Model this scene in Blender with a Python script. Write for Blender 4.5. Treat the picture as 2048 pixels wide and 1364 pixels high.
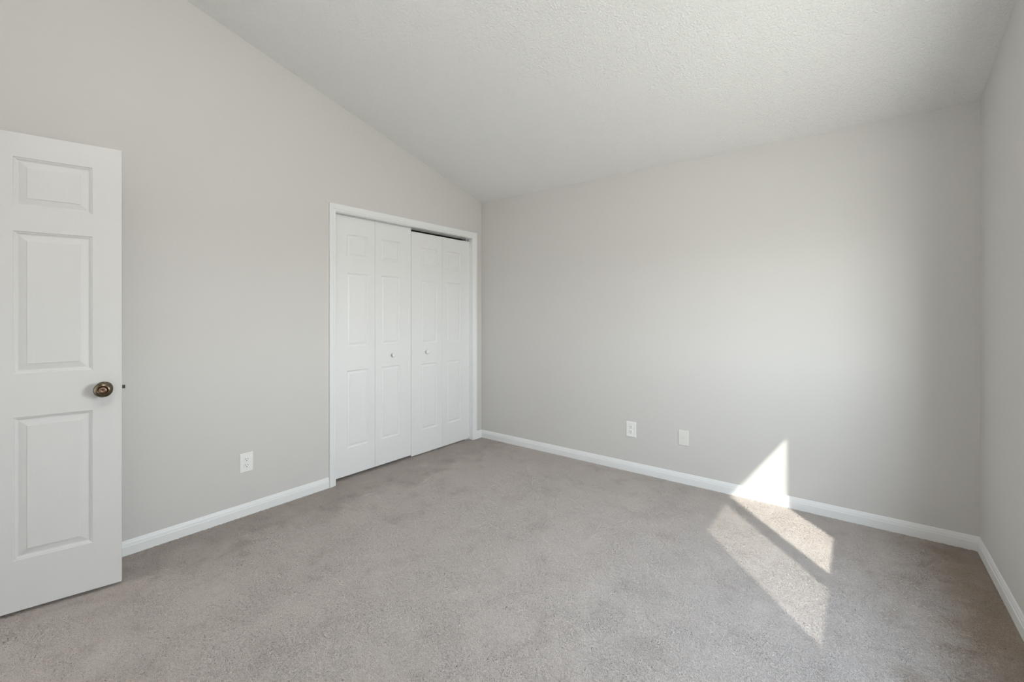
import bpy, bmesh, math, random
import numpy as np
from math import sin, cos, pi, radians, sqrt
from mathutils import Vector, Matrix

for _o in list(bpy.data.objects):
    bpy.data.objects.remove(_o, do_unlink=True)
SC = bpy.context.scene
COL = SC.collection

# ------------------------------------------------------------------ camera
YAW = 0.659
cam_d = bpy.data.cameras.new('camera')
cam = bpy.data.objects.new('camera', cam_d); COL.objects.link(cam)
cam.location = (0, 0, 1.30)
cam.rotation_euler = (pi/2, 0, YAW)
cam_d.sensor_fit = 'HORIZONTAL'; cam_d.sensor_width = 36
cam_d.lens = 885.2/2048*36
cam_d.shift_y = (625.62-682)/2048
cam_d.clip_start = 0.02
SC.camera = cam

# ------------------------------------------------------------------ view
SC.view_settings.view_transform = 'Standard'
SC.view_settings.look = 'None'
SC.view_settings.gamma = 1
SC.view_settings.use_curve_mapping = False
SC.view_settings.exposure = 0.08
SC.cycles.max_bounces = 16
SC.cycles.diffuse_bounces = 12
SC.cycles.glossy_bounces = 4
SC.cycles.transparent_max_bounces = 12
SC.cycles.caustics_reflective = False
SC.cycles.caustics_refractive = False
SC.cycles.sample_clamp_indirect = 6

# ------------------------------------------------------------------ room size
XA, YB, XR, YF = -3.094, 3.471, 0.541, -0.27      # left wall, back wall, right wall, front wall
ZC, SL = 2.455, 0.2606                            # eave height and ceiling slope
WT = 0.14                                         # wall thickness
def cz(y): return ZC + SL*(YB-y)

# ------------------------------------------------------------------ light
SKY = 38.0
world = bpy.data.worlds.new('world'); SC.world = world
world.use_nodes = True
wn, wl = world.node_tree.nodes, world.node_tree.links
wn.clear()
wo = wn.new('ShaderNodeOutputWorld'); wb = wn.new('ShaderNodeBackground')
wg = wn.new('ShaderNodeNewGeometry'); ws = wn.new('ShaderNodeSeparateXYZ'); wr = wn.new('ShaderNodeValToRGB')
wm = wn.new('ShaderNodeMapRange')
wm.inputs['From Min'].default_value = -1; wm.inputs['From Max'].default_value = 1
wtc = wn.new('ShaderNodeTexCoord')
wl.new(wtc.outputs['Generated'], ws.inputs[0])
wl.new(ws.outputs['Z'], wm.inputs['Value']); wl.new(wm.outputs[0], wr.inputs[0])
r = wr.color_ramp
r.elements[0].position = 0.0; r.elements[0].color = (0.50, 0.49, 0.46, 1)
r.elements[1].position = 1.0; r.elements[1].color = (0.62, 0.78, 1.0, 1)
e = r.elements.new(0.49); e.color = (0.55, 0.54, 0.51, 1)
e = r.elements.new(0.51); e.color = (0.95, 0.965, 0.98, 1)
e = r.elements.new(0.75); e.color = (0.80, 0.88, 0.98, 1)
wl.new(wr.outputs[0], wb.inputs['Color']); wb.inputs['Strength'].default_value = SKY
wl.new(wb.outputs[0], wo.inputs['Surface'])

sun_d = bpy.data.lights.new('sun', 'SUN'); sun_d.energy = 6.3; sun_d.angle = radians(0.85)
sun_d.color = (1.0, 0.95, 0.88)
sun = bpy.data.objects.new('sun', sun_d); COL.objects.link(sun)
SUNDIR = Vector((-1.0, 1.2, -1.375)).normalized()
sun.rotation_euler = SUNDIR.to_track_quat('-Z', 'Y').to_euler()
sun.location = (4, -4, 6)

# sky seen through the window: sampled through a portal that fills the opening
WY0, WY1, WZ0, WZ1 = 1.09, 2.42, 0.86, 1.93
por_d = bpy.data.lights.new('window_portal', 'AREA'); por_d.shape = 'RECTANGLE'
por_d.size = WY1-WY0+0.02; por_d.size_y = WZ1-WZ0+0.02
por_d.cycles.is_portal = True
por = bpy.data.objects.new('window_portal', por_d); COL.objects.link(por)
por.location = (XR-0.001, (WY0+WY1)/2, (WZ0+WZ1)/2)
por.rotation_euler = (pi/2, 0, pi/2)

# added fill light, unseen above the view; its globe is built further down
FILL = Vector((-0.95, 0.20, 0)); FILL_DROP = 0.45; FILL.z = cz(FILL.y) - FILL_DROP
FILL_W = 29.0

# ------------------------------------------------------------------ helpers
def tag(o, label=None, cat=None, group=None, kind=None):
    if label: o['label'] = label
    if cat: o['category'] = cat
    if group: o['group'] = group
    if kind: o['kind'] = kind
    return o
def obj(name, bm, mat, parent=None, smooth=False):
    me = bpy.data.meshes.new(name)
    bmesh.ops.recalc_face_normals(bm, faces=bm.faces)
    bm.to_mesh(me); bm.free()
    me.materials.append(mat)
    if smooth:
        for p in me.polygons: p.use_smooth = True
    o = bpy.data.objects.new(name, me); COL.objects.link(o)
    if parent: o.parent = parent
    return o
def empty(name, loc, rz=0):
    o = bpy.data.objects.new(name, None); COL.objects.link(o)
    o.location = loc; o.rotation_euler = (0, 0, rz); o.empty_display_size = 0.05
    return o
def add_box(bm, a, b):
    x0, y0, z0 = a; x1, y1, z1 = b
    v = [bm.verts.new(p) for p in ((x0,y0,z0),(x1,y0,z0),(x1,y1,z0),(x0,y1,z0),(x0,y0,z1),(x1,y0,z1),(x1,y1,z1),(x0,y1,z1))]
    for f in ((0,3,2,1),(4,5,6,7),(0,1,5,4),(1,2,6,5),(2,3,7,6),(3,0,4,7)):
        bm.faces.new([v[i] for i in f])
    return v
def bevel_all(bm, w, seg=2):
    bmesh.ops.bevel(bm, geom=list(bm.edges), offset=w, segments=seg, profile=0.5, affect='EDGES')
def add_prism(bm, poly, lo, hi, axis):
    """poly: 2D points; axis 'x' -> points are (y,z), 'y' -> (x,z)"""
    def P(p, t): return (t, p[0], p[1]) if axis == 'x' else (p[0], t, p[1])
    A = [bm.verts.new(P(p, lo)) for p in poly]; B = [bm.verts.new(P(p, hi)) for p in poly]
    bm.faces.new(A); bm.faces.new(B[::-1])
    for i in range(len(poly)):
        j = (i+1) % len(poly)
        bm.faces.new((A[i], A[j], B[j], B[i]))
def add_lathe(bm, prof, origin=(0,0,0), axis=(1,0,0), seg=32):
    """prof: (radius, distance along axis)"""
    ax = Vector(axis).normalized(); u = ax.orthogonal().normalized(); v = ax.cross(u); O = Vector(origin)
    rings = []
    for r_, t in prof:
        if r_ < 1e-6: rings.append([bm.verts.new(O+ax*t)])
        else: rings.append([bm.verts.new(O+ax*t+(u*cos(2*pi*k/seg)+v*sin(2*pi*k/seg))*r_) for k in range(seg)])
    for A, B in zip(rings, rings[1:]):
        for k in range(seg):
            a, a2, b, b2 = A[k % len(A)], A[(k+1) % len(A)], B[k % len(B)], B[(k+1) % len(B)]
            vs = []
            for q in (a, a2, b2, b):
                if q not in vs: vs.append(q)
            if len(vs) > 2: bm.faces.new(vs)

# ------------------------------------------------------------------ materials
def mat(name, col, rough=0.5, metal=0.0, spec=0.5):
    m = bpy.data.materials.new(name); m.use_nodes = True
    b = m.node_tree.nodes['Principled BSDF']
    b.inputs['Base Color'].default_value = (*col, 1); b.inputs['Roughness'].default_value = rough
    b.inputs['Metallic'].default_value = metal; b.inputs['Specular IOR Level'].default_value = spec
    return m
def N(m, t, **kw):
    n = m.node_tree.nodes.new(t)
    for k, v in kw.items():
        if k in n.inputs: n.inputs[k].default_value = v
        else: setattr(n, k, v)
    return n
def L(m, a, b): m.node_tree.links.new(a, b)
def coords(m, scale=(1,1,1), rot=(0,0,0)):
    tc = N(m, 'ShaderNodeTexCoord'); mp = N(m, 'ShaderNodeMapping')
    mp.inputs['Scale'].default_value = scale; mp.inputs['Rotation'].default_value = rot
    L(m, tc.outputs['Object'], mp.inputs['Vector']); return mp.outputs['Vector']
def noise(m, vec, scale, detail=2, rough=0.5, dist=0):
    n = N(m, 'ShaderNodeTexNoise'); n.inputs['Scale'].default_value = scale; n.inputs['Detail'].default_value = detail
    n.inputs['Roughness'].default_value = rough; n.inputs['Distortion'].default_value = dist
    L(m, vec, n.inputs['Vector']); return n.outputs['Fac']
def bump(m, h, strength, dist, prev=None):
    b = N(m, 'ShaderNodeBump'); b.inputs['Strength'].default_value = strength; b.inputs['Distance'].default_value = dist
    L(m, h, b.inputs['Height'])
    if prev: L(m, prev, b.inputs['Normal'])
    return b.outputs['Normal']
def ramp(m, fac, stops):
    n = N(m, 'ShaderNodeValToRGB'); r_ = n.color_ramp
    r_.elements[0].position, r_.elements[0].color = stops[0][0], (*stops[0][1], 1)
    r_.elements[1].position, r_.elements[1].color = stops[-1][0], (*stops[-1][1], 1)
    for p, c in stops[1:-1]:
        e_ = r_.elements.new(p); e_.color = (*c, 1)
    L(m, fac, n.inputs[0]); return n.outputs[0]
def mixc(m, fac, a, b, mode='MIX'):
    n = N(m, 'ShaderNodeMix', data_type='RGBA', blend_type=mode)
    if isinstance(fac, (int, float)): n.inputs[0].default_value = fac
    else: L(m, fac, n.inputs[0])
    for i, c in ((6, a), (7, b)):
        if isinstance(c, tuple): n.inputs[i].default_value = (*c, 1)
        else: L(m, c, n.inputs[i])
    return n.outputs[2]
def math_(m, op, a, b=None, clamp=False):
    n = N(m, 'ShaderNodeMath', operation=op); n.use_clamp = clamp
    for i, v in enumerate((a, b)):
        if v is None: continue
        if isinstance(v, (int, float)): n.inputs[i].default_value = v
        else: L(m, v, n.inputs[i])
    return n.outputs[0]
def bs(m): return m.node_tree.nodes['Principled BSDF']

M_wall = mat('wall_paint', (0.619, 0.607, 0.590), 0.62, spec=0.3)
v = coords(M_wall)
L(M_wall, bump(M_wall, noise(M_wall, v, 260, 3), 0.10, 0.0006, bump(M_wall, noise(M_wall, v, 3.0, 2), 0.12, 0.006)), bs(M_wall).inputs['Normal'])

M_ceil = mat('ceiling_texture', (0.868, 0.872, 0.862), 0.9, spec=0.15)
v = coords(M_ceil)
n1 = noise(M_ceil, v, 115, 3, 0.55, 0.6)
n2 = noise(M_ceil, v, 45, 2, 0.5)
h_ = math_(M_ceil, 'ADD', n1, math_(M_ceil, 'MULTIPLY', n2, 0.5))
L(M_ceil, bump(M_ceil, h_, 0.85, 0.0095), bs(M_ceil).inputs['Normal'])

M_trim = mat('trim_paint', (0.80, 0.81, 0.815), 0.38, spec=0.4)
M_door = mat('door_paint', (0.665, 0.66, 0.652), 0.45, spec=0.35)
v = coords(M_door, (60, 60, 3.2))
g = noise(M_door, v, 1.6, 4, 0.6, 1.5)
L(M_door, bump(M_door, g, 0.16, 0.0012), bs(M_door).inputs['Normal'])
M_cdoor = mat('closet_door_paint', (0.78, 0.783, 0.787), 0.42, spec=0.35)
v = coords(M_cdoor, (60, 60, 3.2))
L(M_cdoor, bump(M_cdoor, noise(M_cdoor, v, 1.6, 4, 0.6, 1.5), 0.06, 0.001), bs(M_cdoor).inputs['Normal'])
M_plate = mat('white_plastic', (0.84, 0.84, 0.82), 0.3)
M_plate_alm = mat('painted_plastic', (0.74, 0.73, 0.70), 0.35)
M_slot = mat('dark_slot', (0.03, 0.03, 0.03), 0.6)
M_screw = mat('screw_metal', (0.62, 0.62, 0.60), 0.35, 0.6)
M_bronze = mat('antique_bronze', (0.20, 0.145, 0.085), 0.27, 1.0)
v = coords(M_bronze)
L(M_bronze, ramp(M_bronze, noise(M_bronze, v, 60, 3), [(0.3, (0.085, 0.066, 0.045)), (0.7, (0.19, 0.155, 0.105))]), bs(M_bronze).inputs['Base Color'])
M_button = mat('worn_bronze', (0.24, 0.155, 0.11), 0.34, 1.0)
M_latch = mat('latch_metal', (0.10, 0.095, 0.085), 0.4, 0.8)
M_dark = mat('closet_interior', (0.30, 0.29, 0.27), 0.8)
M_zinc = mat('zinc_bracket', (0.7, 0.7, 0.7), 0.4, 0.5)

# carpet: twisted cut pile
M_carpet = mat('carpet', (0.42, 0.38, 0.35), 1.0, spec=0.0)
def build_carpet(m):
    v = coords(m)
    tuft = noise(m, v, 150, 2, 0.55, 1.6)                       # curled tufts of the pile
    fine = noise(m, v, 420, 2, 0.6, 0.5)
    clump = noise(m, v, 42, 2, 0.5, 1.0)
    amp = noise(m, v, 4.5, 3, 0.6, 0.5)                         # where feet have roughed it up
    sx = N(m, 'ShaderNodeSeparateXYZ'); L(m, v, sx.inputs[0])
    gap = ramp(m, tuft, [(0.34, (0, 0, 0)), (0.47, (0.8, 0.8, 0.8)), (0.62, (1, 1, 1))])
    ampf = N(m, 'ShaderNodeMapRange'); ampf.inputs['From Min'].default_value = 0.3; ampf.inputs['From Max'].default_value = 0.7
    ampf.inputs['To Min'].default_value = 1.35; ampf.inputs['To Max'].default_value = 0.65
    L(m, amp, ampf.inputs['Value'])
    h = math_(m, 'MULTIPLY', math_(m, 'SUBTRACT', gap, 0.8), ampf.outputs[0])
    h = math_(m, 'ADD', h, math_(m, 'MULTIPLY', math_(m, 'SUBTRACT', clump, 0.5), 0.9))
    h = math_(m, 'ADD', h, math_(m, 'MULTIPLY', math_(m, 'SUBTRACT', fine, 0.5), 0.35))
    dn = N(m, 'ShaderNodeDisplacement'); dn.inputs['Midlevel'].default_value = 0; dn.inputs['Scale'].default_value = 0.0052
    L(m, h, dn.inputs['Height'])
    L(m, dn.outputs[0], m.node_tree.nodes['Material Output'].inputs['Displacement'])
    m.displacement_method = 'BOTH'
    c = ramp(m, fine, [(0.32, (0.40, 0.350, 0.322)), (0.68, (0.60, 0.540, 0.503))])
    # trodden places; darker towards the left wall, darker and browner towards the right
    lay = noise(m, v, 5.5, 4, 0.62, 0.5)
    c2 = ramp(m, lay, [(0.30, (0.80, 0.78, 0.77)), (0.44, (0.97, 0.965, 0.96)), (0.60, (1.0, 1.0, 1.0))])
    c = mixc(m, 0.75, c, c2, 'MULTIPLY')
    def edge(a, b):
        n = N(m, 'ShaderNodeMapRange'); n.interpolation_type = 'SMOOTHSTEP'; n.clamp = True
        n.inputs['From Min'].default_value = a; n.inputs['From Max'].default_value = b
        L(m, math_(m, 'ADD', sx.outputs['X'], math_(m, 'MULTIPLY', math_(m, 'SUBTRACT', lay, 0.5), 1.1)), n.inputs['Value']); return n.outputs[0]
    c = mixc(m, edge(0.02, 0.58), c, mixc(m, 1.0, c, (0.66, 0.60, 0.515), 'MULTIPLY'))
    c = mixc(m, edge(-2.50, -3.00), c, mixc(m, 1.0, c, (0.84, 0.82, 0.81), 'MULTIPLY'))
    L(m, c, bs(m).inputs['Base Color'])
    bs(m).inputs['Sheen Weight'].default_value = 0.15
    bs(m).inputs['Sheen Roughness'].default_value = 0.6
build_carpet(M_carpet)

M_glass = bpy.data.materials.new('window_glass'); M_glass.use_nodes = True
nt = M_glass.node_tree; nt.nodes.clear()
go = nt.nodes.new('ShaderNodeOutputMaterial'); gm = nt.nodes.new('ShaderNodeMixShader')
gt = nt.nodes.new('ShaderNodeBsdfTransparent'); gg = nt.nodes.new('ShaderNodeBsdfGlossy'); gg.inputs['Roughness'].default_value = 0.02
gt.inputs['Color'].default_value = (0.96, 0.98, 0.97, 1)
gm.inputs[0].default_value = 0.05; nt.links.new(gt.outputs[0], gm.inputs[1]); nt.links.new(gg.outputs[0], gm.inputs[2])
nt.links.new(gm.outputs[0], go.inputs[0])
M_screen = bpy.data.materials.new('screen_mesh'); M_screen.use_nodes = True
nt = M_screen.node_tree; nt.nodes.clear()
go = nt.nodes.new('ShaderNodeOutputMaterial'); gm = nt.nodes.new('ShaderNodeMixShader')
gt = nt.nodes.new('ShaderNodeBsdfTransparent'); gd = nt.nodes.new('ShaderNodeBsdfDiffuse'); gd.inputs[0].default_value = (0.08, 0.08, 0.08, 1)
gm.inputs[0].default_value = 0.34
nt.links.new(gt.outputs[0], gm.inputs[1]); nt.links.new(gd.outputs[0], gm.inputs[2]); nt.links.new(gm.outputs[0], go.inputs[0])

# ------------------------------------------------------------------ shell
CY0, CY1, CZ1 = 1.824, 3.331, 2.062       # closet opening (finished)
JT = 0.02                                  # jamb board thickness
DX0, DX1, DZ1 = -2.972, -2.135, 2.09       # entry doorway in the front wall
HALL = -1.6
def S(name, bm, m): return tag(obj(name, bm, m), kind='structure')

bm = bmesh.new(); add_box(bm, (-4.0, HALL-0.14, -0.15), (XR+WT, YB+WT, -0.014)); S('floor_base', bm, M_dark)
def pile_grid():
    """fine grid over the visible room floor; the carpet material displaces it into tufts"""
    st = 0.0035; x0, x1, y0, y1 = XA-WT-0.02, XR, YF, YB
    nx, ny = int((x1-x0)/st)+1, int((y1-y0)/st)+1
    X, Y = np.meshgrid(np.linspace(x0, x1, nx), np.linspace(y0, y1, ny))
    co = np.zeros((nx*ny, 3), np.float32); co[:, 0] = X.ravel(); co[:, 1] = Y.ravel()
    i = (np.arange(ny-1)[:, None]*nx+np.arange(nx-1)[None, :]).ravel()
    q = np.stack([i, i+1, i+1+nx, i+nx], 1).astype(np.int32)
    me = bpy.data.meshes.new('floor'); me.vertices.add(nx*ny); me.vertices.foreach_set('co', co.ravel())
    me.loops.add(q.size); me.loops.foreach_set('vertex_index', q.ravel())
    me.polygons.add(len(q)); me.polygons.foreach_set('loop_start', np.arange(0, q.size, 4, dtype=np.int32))
    me.polygons.foreach_set('use_smooth', np.ones(len(q), bool))
    me.update(calc_edges=True); me.materials.append(M_carpet)
    o = bpy.data.objects.new('floor', me); COL.objects.link(o); return tag(o, kind='structure')
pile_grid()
bm = bmesh.new()
add_prism(bm, [(YF-WT, cz(YF-WT)), (YB+WT, cz(YB+WT)), (YB+WT, cz(YB+WT)+0.15), (YF-WT, cz(YF-WT)+0.15)], XA-WT, XR+WT, 'x')
S('ceiling', bm, M_ceil)
bm = bmesh.new()
o0, o1, oz = CY0-JT, CY1+JT, CZ1+JT
add_prism(bm, [(YF, 0), (o0, 0), (o0, cz(o0)), (YF, cz(YF))], XA-WT, XA, 'x')
add_prism(bm, [(o0, oz), (o1, oz), (o1, cz(o1)), (o0, cz(o0))], XA-WT, XA, 'x')
add_prism(bm, [(o1, 0), (YB, 0), (YB, cz(YB)), (o1, cz(o1))], XA-WT, XA, 'x')
S('wall_left', bm, M_wall)
bm = bmesh.new()
add_prism(bm, [(XA-WT, 0), (XR+WT, 0), (XR+WT, cz(YB+WT)), (XA-WT, cz(YB+WT))], YB, YB+WT, 'y')
# top follows the ceiling slope
for vv in bm.verts:
    if vv.co.z > 1: vv.co.z = cz(vv.co.y)
S('wall_back', bm, M_wall)
bm = bmesh.new()
add_prism(bm, [(YF, 0), (WY0, 0), (WY0, cz(WY0)), (YF, cz(YF))], XR, XR+WT, 'x')
add_prism(bm, [(WY1, 0), (YB, 0), (YB, cz(YB)), (WY1, cz(WY1))], XR, XR+WT, 'x')
add_prism(bm, [(WY0, 0), (WY1, 0), (WY1, WZ0), (WY0, WZ0)], XR, XR+WT, 'x')
add_prism(bm, [(WY0, WZ1), (WY1, WZ1), (WY1, cz(WY1)), (WY0, cz(WY0))], XR, XR+WT, 'x')
S('wall_right', bm, M_wall)
bm = bmesh.new()
add_prism(bm, [(XA-WT, 0), (DX0, 0), (DX0, 3.4), (XA-WT, 3.4)], YF-WT, YF, 'y')
add_prism(bm, [(DX0, DZ1), (DX1, DZ1), (DX1, 3.4), (DX0, 3.4)], YF-WT, YF, 'y')
add_prism(bm, [(DX1, 0), (XR+WT, 0), (XR+WT, 3.4), (DX1, 3.4)], YF-WT, YF, 'y')
for vv in bm.verts:
    if vv.co.z > 3.3: vv.co.z = cz(vv.co.y)
S('wall_front', bm, M_wall)
# hallway stub beyond the doorway
bm = bmesh.new()
add_box(bm, (-4.0, HALL-0.12, 0), (XR, HALL, 2.44)); S('wall_hall', bm, M_wall)
bm = bmesh.new()
add_box(bm, (-4.0, HALL, 0), (-3.9, YF-WT, 2.44)); add_box(bm, (XR-0.1, HALL, 0), (XR, YF-WT, 2.44)); S('wall_hall_side', bm, M_wall)
bm = bmesh.new()
add_box(bm, (-4.0, HALL-0.12, 2.44), (XR, YF-WT, 2.56)); S('ceiling_hall', bm, M_ceil)
# closet interior
bm = bmesh.new()
cx = XA-WT-0.62
add_box(bm, (cx-0.1, 1.5, 0), (cx, YB+WT, 2.44))
add_box(bm, (cx, 1.5, 0), (XA-WT, 1.6, 2.44)); add_box(bm, (cx, YB, 0), (XA-WT, YB+WT, 2.44))
add_box(bm, (cx, 1.6, 2.40), (XA-WT, YB, 2.44))
S('wall_closet', bm, M_dark)

# ------------------------------------------------------------------ baseboards
BH = 0.0775
BPROF = [(0, -0.012), (0.013, -0.012), (0.013, 0.046), (0.0122, 0.0485), (0.0105, 0.0495), (0.0100, 0.0555), (0.0085, 0.0625), (0.0062, 0.0680), (0.0060, 0.0705), (0.0048, 0.0745), (0.0030, BH), (0, BH)]
def baseboard(name, p0, p1, inward, mitre0=0, mitre1=0):
    """p0,p1 on the wall line; inward = unit vector into the room; mitre = 1 for an inside corner"""
    bm = bmesh.new(); p0, p1, n = Vector((*p0, 0)), Vector((*p1, 0)), Vector((*inward, 0))
    d = (p1-p0).normalized()
    A = [bm.verts.new(p0+n*t+d*t*mitre0+Vector((0, 0, z))) for t, z in BPROF]
    B = [bm.verts.new(p1+n*t-d*t*mitre1+Vector((0, 0, z))) for t, z in BPROF]
    bm.faces.new(A); bm.faces.new(B[::-1])
    for i in range(len(A)):
        j = (i+1) % len(A); bm.faces.new((A[i], A[j], B[j], B[i]))
    return S(name, bm, M_trim)
CW = 0.0535                                # casing width
cas0, cas1, casz = CY0-0.004, CY1-0.004, CZ1+0.006
baseboard('baseboard_left', (XA, YF), (XA, cas0-CW), (1, 0), 1, 0)
baseboard('baseboard_corner', (XA, cas1+CW+0.008), (XA, YB), (1, 0), 0, 1)
baseboard('baseboard_back', (XA, YB), (XR, YB), (0, -1), 1, 1)
baseboard('baseboard_right', (XR, YB), (XR, YF), (-1, 0), 1, 1)
baseboard('baseboard_front', (XR, YF), (DX1+0.06, YF), (0, 1), 1, 0)

# ------------------------------------------------------------------ casings and jambs
CPROF = [(0, 0), (0, 0.0065), (0.0025, 0.0085), (0.0075, 0.0085), (0.0095, 0.0070), (0.0120, 0.0070), (0.0150, 0.0100), (0.0230, 0.0118), (0.0330, 0.0140), (0.0460, 0.0155), (0.0520, 0.0150), (CW, 0.0125), (CW, 0)]
def casing(bm, a0, a1, z1, place):
    """place(a, z, t) -> world point; a runs along the wall, t away from it"""
    rows = []
    for w, t in CPROF:
        rows.append([bm.verts.new(place(*q, t)) for q in ((a0-w, -0.012), (a0-w, z1+w), (a1+w, z1+w), (a1+w, -0.012))])
    for i in range(len(rows)):
        j = (i+1) % len(rows)
        for k in range(3):
            bm.faces.new((rows[i][k], rows[i][k+1], rows[j][k+1], rows[j][k]))
    bm.faces.new([r_[0] for r_ in rows]); bm.faces.new([r_[3] for r_ in rows][::-1])
bm = bmesh.new(); casing(bm, cas0+0.002, cas1+0.008, casz, lambda a, z, t: (XA+t, a, z)); S('trim_1', bm, M_trim)
bm = bmesh.new()
add_box(bm, (XA-WT, CY0-JT, 0), (XA, CY0, CZ1)); add_box(bm, (XA-WT, CY1, 0), (XA, CY1+JT, CZ1)); add_box(bm, (XA-WT, CY0-JT, CZ1), (XA, CY1+JT, CZ1+JT))
S('trim_2', bm, M_trim)
bm = bmesh.new(); casing(bm, DX0+0.018, DX1-0.018, DZ1-0.015, lambda a, z, t: (a, YF+t, z)); S('trim_3', bm, M_trim)

# ------------------------------------------------------------------ doors
def panel_rings(bm, s0, s1, z0, z1, n0, sgn, prof):
    """nested rectangles of a moulded panel, returns the outer ring"""
    prev = None; first = None
    for inset, dep in prof:
        ring = [bm.verts.new((s, n0-sgn*dep, z)) for s, z in ((s0+inset, z0+inset), (s1-inset, z0+inset), (s1-inset, z1-inset), (s0+inset, z1-inset))]
        if prev is None: first = ring
        else:
            for k in range(4):
                bm.faces.new((prev[k], prev[(k+1) % 4], ring[(k+1) % 4], ring[k]))
        prev = ring
    bm.faces.new(prev)
def door_slab(w, z0, z1, th, cols, rows, prof):
    """slab in local x (width) and z, front face at y=0 (looking along -y), back at y=+th"""
    bm = bmesh.new()
    xs = sorted({0, w} | {c for p in cols for c in p}); zs = sorted({z0, z1} | {c for p in rows for c in p})
    for n0, sgn in ((0, -1), (th, 1)):
        for i in range(len(xs)-1):
            for j in range(len(zs)-1):
                if (xs[i], xs[i+1]) in cols and (zs[j], zs[j+1]) in rows:
                    panel_rings(bm, xs[i], xs[i+1], zs[j], zs[j+1], n0, sgn, prof)
                else:
                    bm.faces.new([bm.verts.new((x, n0, z)) for x, z in ((xs[i], zs[j]), (xs[i+1], zs[j]), (xs[i+1], zs[j+1]), (xs[i], zs[j+1]))])
    bmesh.ops.remove_doubles(bm, verts=list(bm.verts), dist=1e-5)
    # rim
    be = [e_ for e_ in bm.edges if len(e_.link_faces) == 1]
    bmesh.ops.bridge_loops(bm, edges=be)
    return bm
BIGP = [(0, 0), (0.0018, 0.0040), (0.0060, 0.0052), (0.0115, 0.0105), (0.0155, 0.0112), (0.0175, 0.0106), (0.0400, 0.0048), (0.0410, 0.0018), (0.0430, 0.0014)]
# entry door, standing open; local x from the hinge to the free edge
DW, DTH = 0.813, 0.035
EX, EY = -2.7748, 0.5309
ang = radians(12.742)
dvec = Vector((sin(ang), cos(ang), 0)); nvec = Vector((cos(ang), -sin(ang), 0))
hin = Vector((EX, EY, 0)) - dvec*DW
door = empty('door_1', hin, pi/2-ang)        # local +x = dvec, local -y = nvec
tag(door, 'white six-panel entry door standing open at the left edge of the view', 'door', kind='structure')
cols = [(0.102, 0.350), (0.463, 0.711)]
cols = [(DW-b_, DW-a_) for a_, b_ in cols][::-1]
rows = [(0.234, 0.849), (1.037, 1.653), (1.757, 1.972)]
slab = obj('door_slab', door_slab(DW, 0.016, 2.076, DTH, cols, rows, BIGP), M_door, door)
KX, KZ = DW-0.0625, 0.944
def knob(parent, sgn, y0):
    bm = bmesh.new()
    add_lathe(bm, [(0.0, 0.0), (0.032, 0.0), (0.033, 0.003), (0.030, 0.007), (0.014, 0.010), (0.0115, 0.016), (0.0115, 0.026)], (KX, y0, KZ), (0, sgn, 0), 40)
    obj('rosette', bm, M_bronze, parent, True)
    bm = bmesh.new()
    add_lathe(bm, [(0.0, 0.024), (0.0115, 0.024), (0.016, 0.028), (0.026, 0.034), (0.0325, 0.041), (0.0345, 0.0475), (0.0330, 0.054), (0.0275, 0.0590), (0.0215, 0.0620), (0.0185, 0.0630), (0.0170, 0.0618), (0.0160, 0.0600), (0.0, 0.0600)], (KX, y0, KZ), (0, sgn, 0), 48)
    k = obj('door_knob', bm, M_bronze, parent, True)
    bm = bmesh.new()
    add_lathe(bm, [(0.0, 0.0601), (0.0150, 0.0601), (0.0152, 0.0640), (0.0135, 0.0668), (0.009, 0.0680), (0.0060, 0.0682), (0.0056, 0.0672), (0.0035, 0.0668), (0.0, 0.0668)], (KX, y0, KZ), (0, sgn, 0), 36)
    bt = obj('knob_button', bm, M_button, k, True); bt['label'] = 'coppery raised centre button of the knob'
    bm = bmesh.new()
    add_box(bm, (KX-0.0012, y0+sgn*0.0669, KZ-0.0035), (KX+0.0012, y0+sgn*0.0674, KZ+0.0035)); obj('key_slot', bm, M_slot, k)
    return k
k1 = knob(door, -1, -0.0002); k1['label'] = 'round antique bronze door knob'
knob(door, 1, DTH+0.0002)
bm = bmesh.new()
# latch bolt with a slanted face
pts = [(DW, 0.010), (DW+0.012, 0.010), (DW+0.013, 0.013), (DW+0.003, 0.024), (DW, 0.024)]
A = [bm.verts.new((x, y, KZ-0.0075)) for x, y in pts]; B = [bm.verts.new((x, y, KZ+0.0085)) for x, y in pts]
bm.faces.new(A); bm.faces.new(B[::-1])
for i in range(5): bm.faces.new((A[i], A[(i+1) % 5], B[(i+1) % 5], B[i]))
lb = obj('latch_bolt', bm, M_latch, door); lb['label'] = 'dark metal latch bolt'
bm = bmesh.new(); add_box(bm, (DW, 0.005, KZ-0.028), (DW+0.0012, 0.030, KZ+0.028)); obj('latch_plate', bm, M_door, door)
for hz in (0.25, 1.05, 1.82):
    bm = bmesh.new(); add_lathe(bm, [(0, 0), (0.006, 0), (0.006, 0.09), (0, 0.09)], (-0.004, -0.006, hz), (0, 0, 1), 16); obj('hinge', bm, M_bronze, door)

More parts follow.
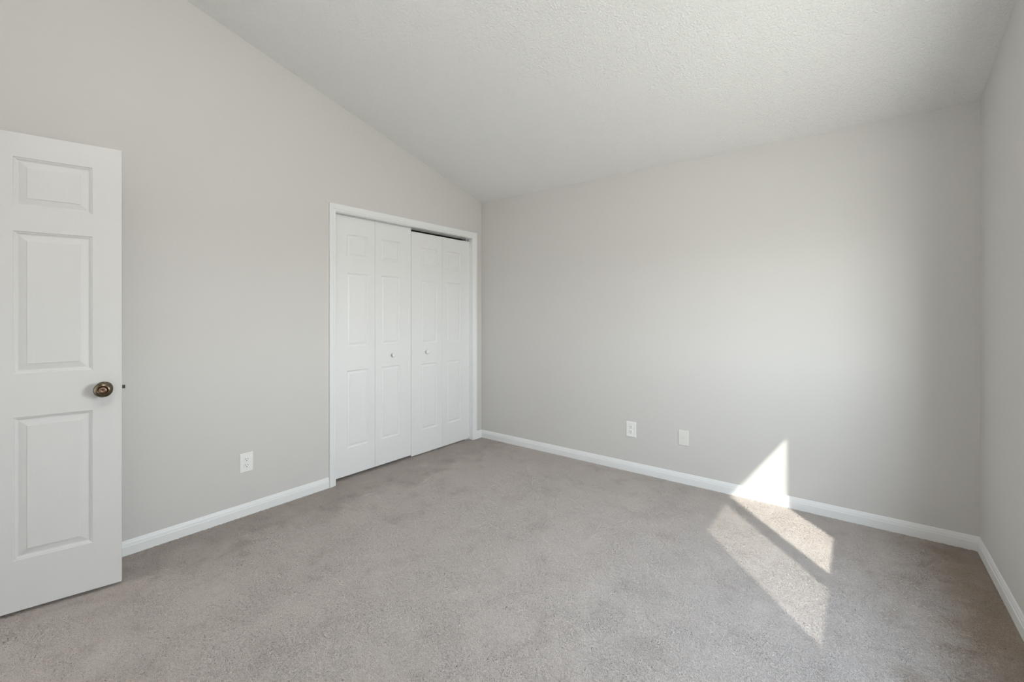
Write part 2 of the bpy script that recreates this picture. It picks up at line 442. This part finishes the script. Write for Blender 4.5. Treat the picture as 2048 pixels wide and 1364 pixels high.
# closet bifold doors, local x along +Y of the room, face towards the room
FX = -3.140; CTH = 0.030
SMALLP = [(0, 0), (0.0015, 0.0030), (0.0045, 0.0040), (0.0085, 0.0080), (0.0115, 0.0086), (0.0130, 0.0082), (0.0265, 0.0038), (0.0272, 0.0014), (0.0290, 0.0010)]
LW = 0.3745
def bifold(name, y0, zb, zt, dz, label, knob_leaf, knob_off, fold):
    root = empty(name, (FX, y0, 0), pi/2)     # local x -> +Y, local -y -> +X (into the room)
    tag(root, label, 'closet door', 'closet bifold doors', 'structure')
    rows = [(0.239+dz, 0.846+dz), (1.035+dz, 1.612+dz), (1.737+dz, 1.916+dz)]
    for k in range(2):
        cols = [(0.119, 0.310)] if k == 0 else [(0.0605, 0.2515)]
        lf = obj('door_leaf', door_slab(LW, zb, zt, CTH, cols, rows, SMALLP), M_cdoor, root)
        lf.location = (k*(LW+0.002)+0.001, 0, 0)
        if k == knob_leaf:
            bm = bmesh.new()
            add_lathe(bm, [(0, 0), (0.0095, 0), (0.0085, 0.006), (0.0080, 0.012), (0.0140, 0.015), (0.0190, 0.019), (0.0200, 0.0235), (0.0185, 0.0275), (0.0120, 0.0305), (0, 0.0315)], (knob_off, -0.0002, 0.940), (0, -1, 0), 36)
            kb = obj('knob', bm, M_cdoor, lf, True); kb['label'] = 'small round white knob'
    return root
b1 = bifold('door_2', CY0+0.002, 0.026, 2.0575, 0.0, 'left white panelled bifold closet door, hung slightly higher, with a small white knob', 1, 0.172, 0)
b2 = bifold('door_3', CY0+0.002+2*(LW+0.002)+0.001, 0.012, 2.030, -0.016, 'right white panelled bifold closet door next to the corner, dark gap above it', 0, 0.175, 0)
# right pair hangs a little low: pivot hardware shows above and below it
def pivot(parent, x, z0, z1, low):
    bm = bmesh.new()
    if low:
        add_box(bm, (x-0.045, -0.004, 0.0), (x+0.018, 0.026, 0.004)); add_box(bm, (x+0.0135, -0.004, 0.004), (x+0.018, 0.026, 0.022))
        add_box(bm, (x-0.045, -0.004, 0.004), (x+0.0135, -0.001, 0.011))
    else:
        add_lathe(bm, [(0, 0), (0.004, 0), (0.004, z1-z0), (0, z1-z0)], (x, 0.012, z0), (0, 0, 1), 14)
        add_box(bm, (x-0.012, 0.003, z1-0.008), (x+0.012, 0.024, z1))
    obj('pivot_bracket', bm, M_zinc, parent)
rx = 2*(LW+0.002)
pivot(b2, rx-0.030, 2.0302, CZ1-0.0005, False)
pivot(b2, rx-0.016, 0, 0, True)
bm = bmesh.new()   # overhead track
add_box(bm, (XA-0.085, CY0+0.001, CZ1-0.0025), (XA-0.045, CY1-0.001, CZ1-0.0002)); add_box(bm, (XA-0.078, CY0+0.001, CZ1-0.007), (XA-0.0765, CY1-0.001, CZ1-0.002))
S('trim_4', bm, M_zinc)

# ------------------------------------------------------------------ window (out of frame on the right wall)
win = empty('window_1', (XR+0.06, (WY0+WY1)/2, WZ0)); tag(win, 'white framed sliding window in the right wall', 'window', kind='structure')
def wbox(name, a, b, m, bev=0.0):
    o_ = win.location
    bm = bmesh.new(); add_box(bm, [a[i]-o_[i] for i in range(3)], [b[i]-o_[i] for i in range(3)])
    return obj(name, bm, m, win)
def wring(name, y0, y1, z0, z1, Y0, Y1, Z0, Z1, xa, xb, m):
    """frame: outer Y0..Y1,Z0..Z1, inner y0..y1,z0..z1"""
    o_ = win.location; bm = bmesh.new()
    for a, b in (((xa, Y0, Z0), (xb, y0, Z1)), ((xa, y1, Z0), (xb, Y1, Z1)), ((xa, y0, Z0), (xb, y1, z0)), ((xa, y0, z1), (xb, y1, Z1))):
        add_box(bm, [a[i]-o_[i] for i in range(3)], [b[i]-o_[i] for i in range(3)])
    return obj(name, bm, m, win)
GX0, GX1 = XR+0.074, XR+0.104
wring('window_frame', 1.155, 2.340, 0.940, 1.880, WY0, WY1, WZ0, WZ1, XR+0.060, XR+0.13, M_trim)
wring('sash', 1.195, 1.719, 0.983, 1.838, 1.155, 1.758, 0.940, 1.880, GX0, GX1, M_trim)
wring('sash', 1.797, 2.298, 0.983, 1.838, 1.758, 2.340, 0.940, 1.880, GX0, GX1, M_trim)
wbox('meeting_stile', (XR+0.059, 1.719, 0.983), (XR+0.074, 1.797, 1.838), M_trim)
wbox('meeting_stile', (XR+0.104, 1.719, 0.983), (XR+0.119, 1.797, 1.838), M_trim)
wbox('pane', (XR+0.087, 1.195, 0.983), (XR+0.091, 1.719, 1.838), M_glass)
wbox('pane', (XR+0.087, 1.797, 0.983), (XR+0.091, 2.298, 1.838), M_glass)
wbox('insect_screen', (XR+0.121, 1.160, 0.945), (XR+0.1215, 1.758, 1.876), M_screen)

# ------------------------------------------------------------------ outlets and plate
def plate_bm(w, h, t=0.006):
    bm = bmesh.new()
    rings = [(0, 0), (0, 0.0025), (0.0012, 0.0045), (0.0035, t), ]
    prev = None
    for ins, y in rings:
        ring = [bm.verts.new((x, -y, z)) for x, z in ((-w/2+ins, -h/2+ins), (w/2-ins, -h/2+ins), (w/2-ins, h/2-ins), (-w/2+ins, h/2-ins))]
        if prev is None: bm.faces.new(ring)
        else:
            for k in range(4): bm.faces.new((prev[k], prev[(k+1) % 4], ring[(k+1) % 4], ring[k]))
        prev = ring
    bm.faces.new(prev)
    return bm
def recept_bm(zc_):
    """duplex receptacle face: circle with flattened top and bottom"""
    bm = bmesh.new(); R_, fl = 0.0172, 0.0140; A, B, C_ = [], [], []
    for k in range(40):
        a_ = 2*pi*k/40; x, z = R_*cos(a_), max(-fl, min(fl, R_*sin(a_)))
        A.append(bm.verts.new((x, -0.0058, zc_+z))); B.append(bm.verts.new((x, -0.0078, zc_+z))); C_.append(bm.verts.new((x*0.93, -0.0084, zc_+z*0.93)))
    bm.faces.new(A); bm.faces.new(C_[::-1])
    for k in range(40):
        j = (k+1) % 40; bm.faces.new((A[k], A[j], B[j], B[k])); bm.faces.new((B[k], B[j], C_[j], C_[k]))
    return bm
def add_screw(parent, z, m=None):
    bm = bmesh.new(); add_lathe(bm, [(0, 0.0058), (0.0034, 0.0058), (0.0030, 0.0070), (0, 0.0074)], (0, 0, z), (0, -1, 0), 16); obj('screw', bm, m or M_plate, parent, True)
def outlet(loc, rz, w, h, label):
    root = empty('electrical_outlet', loc, rz); tag(root, label, 'outlet', 'duplex electrical outlets low on the walls')
    obj('cover_plate', plate_bm(w, h), M_plate, root)
    for s_ in (-1, 1):
        zc_ = s_*0.0195
        rc = obj('receptacle', recept_bm(zc_), M_plate, root)
        for x, hh in ((-0.0064, 0.0085), (0.0064, 0.0070)):
            bm = bmesh.new(); add_box(bm, (x-0.0012, -0.0088, zc_+0.0045-hh/2), (x+0.0012, -0.0083, zc_+0.0045+hh/2)); obj('slot', bm, M_slot, rc)
        bm = bmesh.new()
        add_lathe(bm, [(0, 0.0083), (0.0027, 0.0083), (0.0027, 0.0088), (0, 0.0088)], (0, 0, zc_-0.0070), (0, -1, 0), 16); obj('ground_hole', bm, M_slot, rc)
    add_screw(root, 0)
    return root
# local -y faces the room: left wall -> rz = +90 deg ; back wall -> 0
outlet((XA, 1.204, 0.339), pi/2, 0.079, 0.122, 'white duplex electrical outlet on the left wall between open door and closet')
outlet((-1.451, YB, 0.345), 0, 0.084, 0.125, 'white duplex electrical outlet low on the back wall')
root = empty('wall_plate', (-1.0335, YB, 0.346)); tag(root, 'wall-coloured cover plate with a small centre jack, right of the back wall outlet', 'wall plate')
obj('cover_plate', plate_bm(0.077, 0.116), M_plate_alm, root)
bm = bmesh.new(); add_box(bm, (-0.006, -0.0068, -0.005), (0.006, -0.0058, 0.006)); obj('jack', bm, M_plate_alm, root)
bm = bmesh.new(); add_box(bm, (-0.004, -0.0071, -0.003), (0.004, -0.0067, 0.003)); obj('jack_opening', bm, M_screw, root)
add_screw(root, 0.042, M_plate_alm); add_screw(root, -0.042, M_plate_alm)

# ------------------------------------------------------------------ added fill globe (above and behind the top edge of the view)
M_fill = bpy.data.materials.new('fill_emission'); M_fill.use_nodes = True
nt = M_fill.node_tree; nt.nodes.clear()
go = nt.nodes.new('ShaderNodeOutputMaterial'); ge = nt.nodes.new('ShaderNodeEmission'); nt.links.new(ge.outputs[0], go.inputs[0])
ge.inputs[0].default_value = (1.0, 0.985, 0.965, 1); ge.inputs[1].default_value = FILL_W/(4*pi*pi*0.12**2)
root = empty('added_fill_light', FILL); tag(root, 'added glowing fill globe on a short stem below the sloped ceiling, out of view', 'fill light')
bm = bmesh.new(); bmesh.ops.create_uvsphere(bm, u_segments=24, v_segments=14, radius=0.12); obj('fill_globe', bm, M_fill, root, True)
bm = bmesh.new(); add_lathe(bm, [(0, 0.118), (0.035, 0.118), (0.035, 0.125), (0.008, 0.128), (0.008, FILL_DROP-0.01), (0.05, FILL_DROP-0.008), (0.05, FILL_DROP+0.012), (0, FILL_DROP+0.012)], (0, 0, 0), (0, 0, 1), 24); obj('fill_stem', bm, M_trim, root)
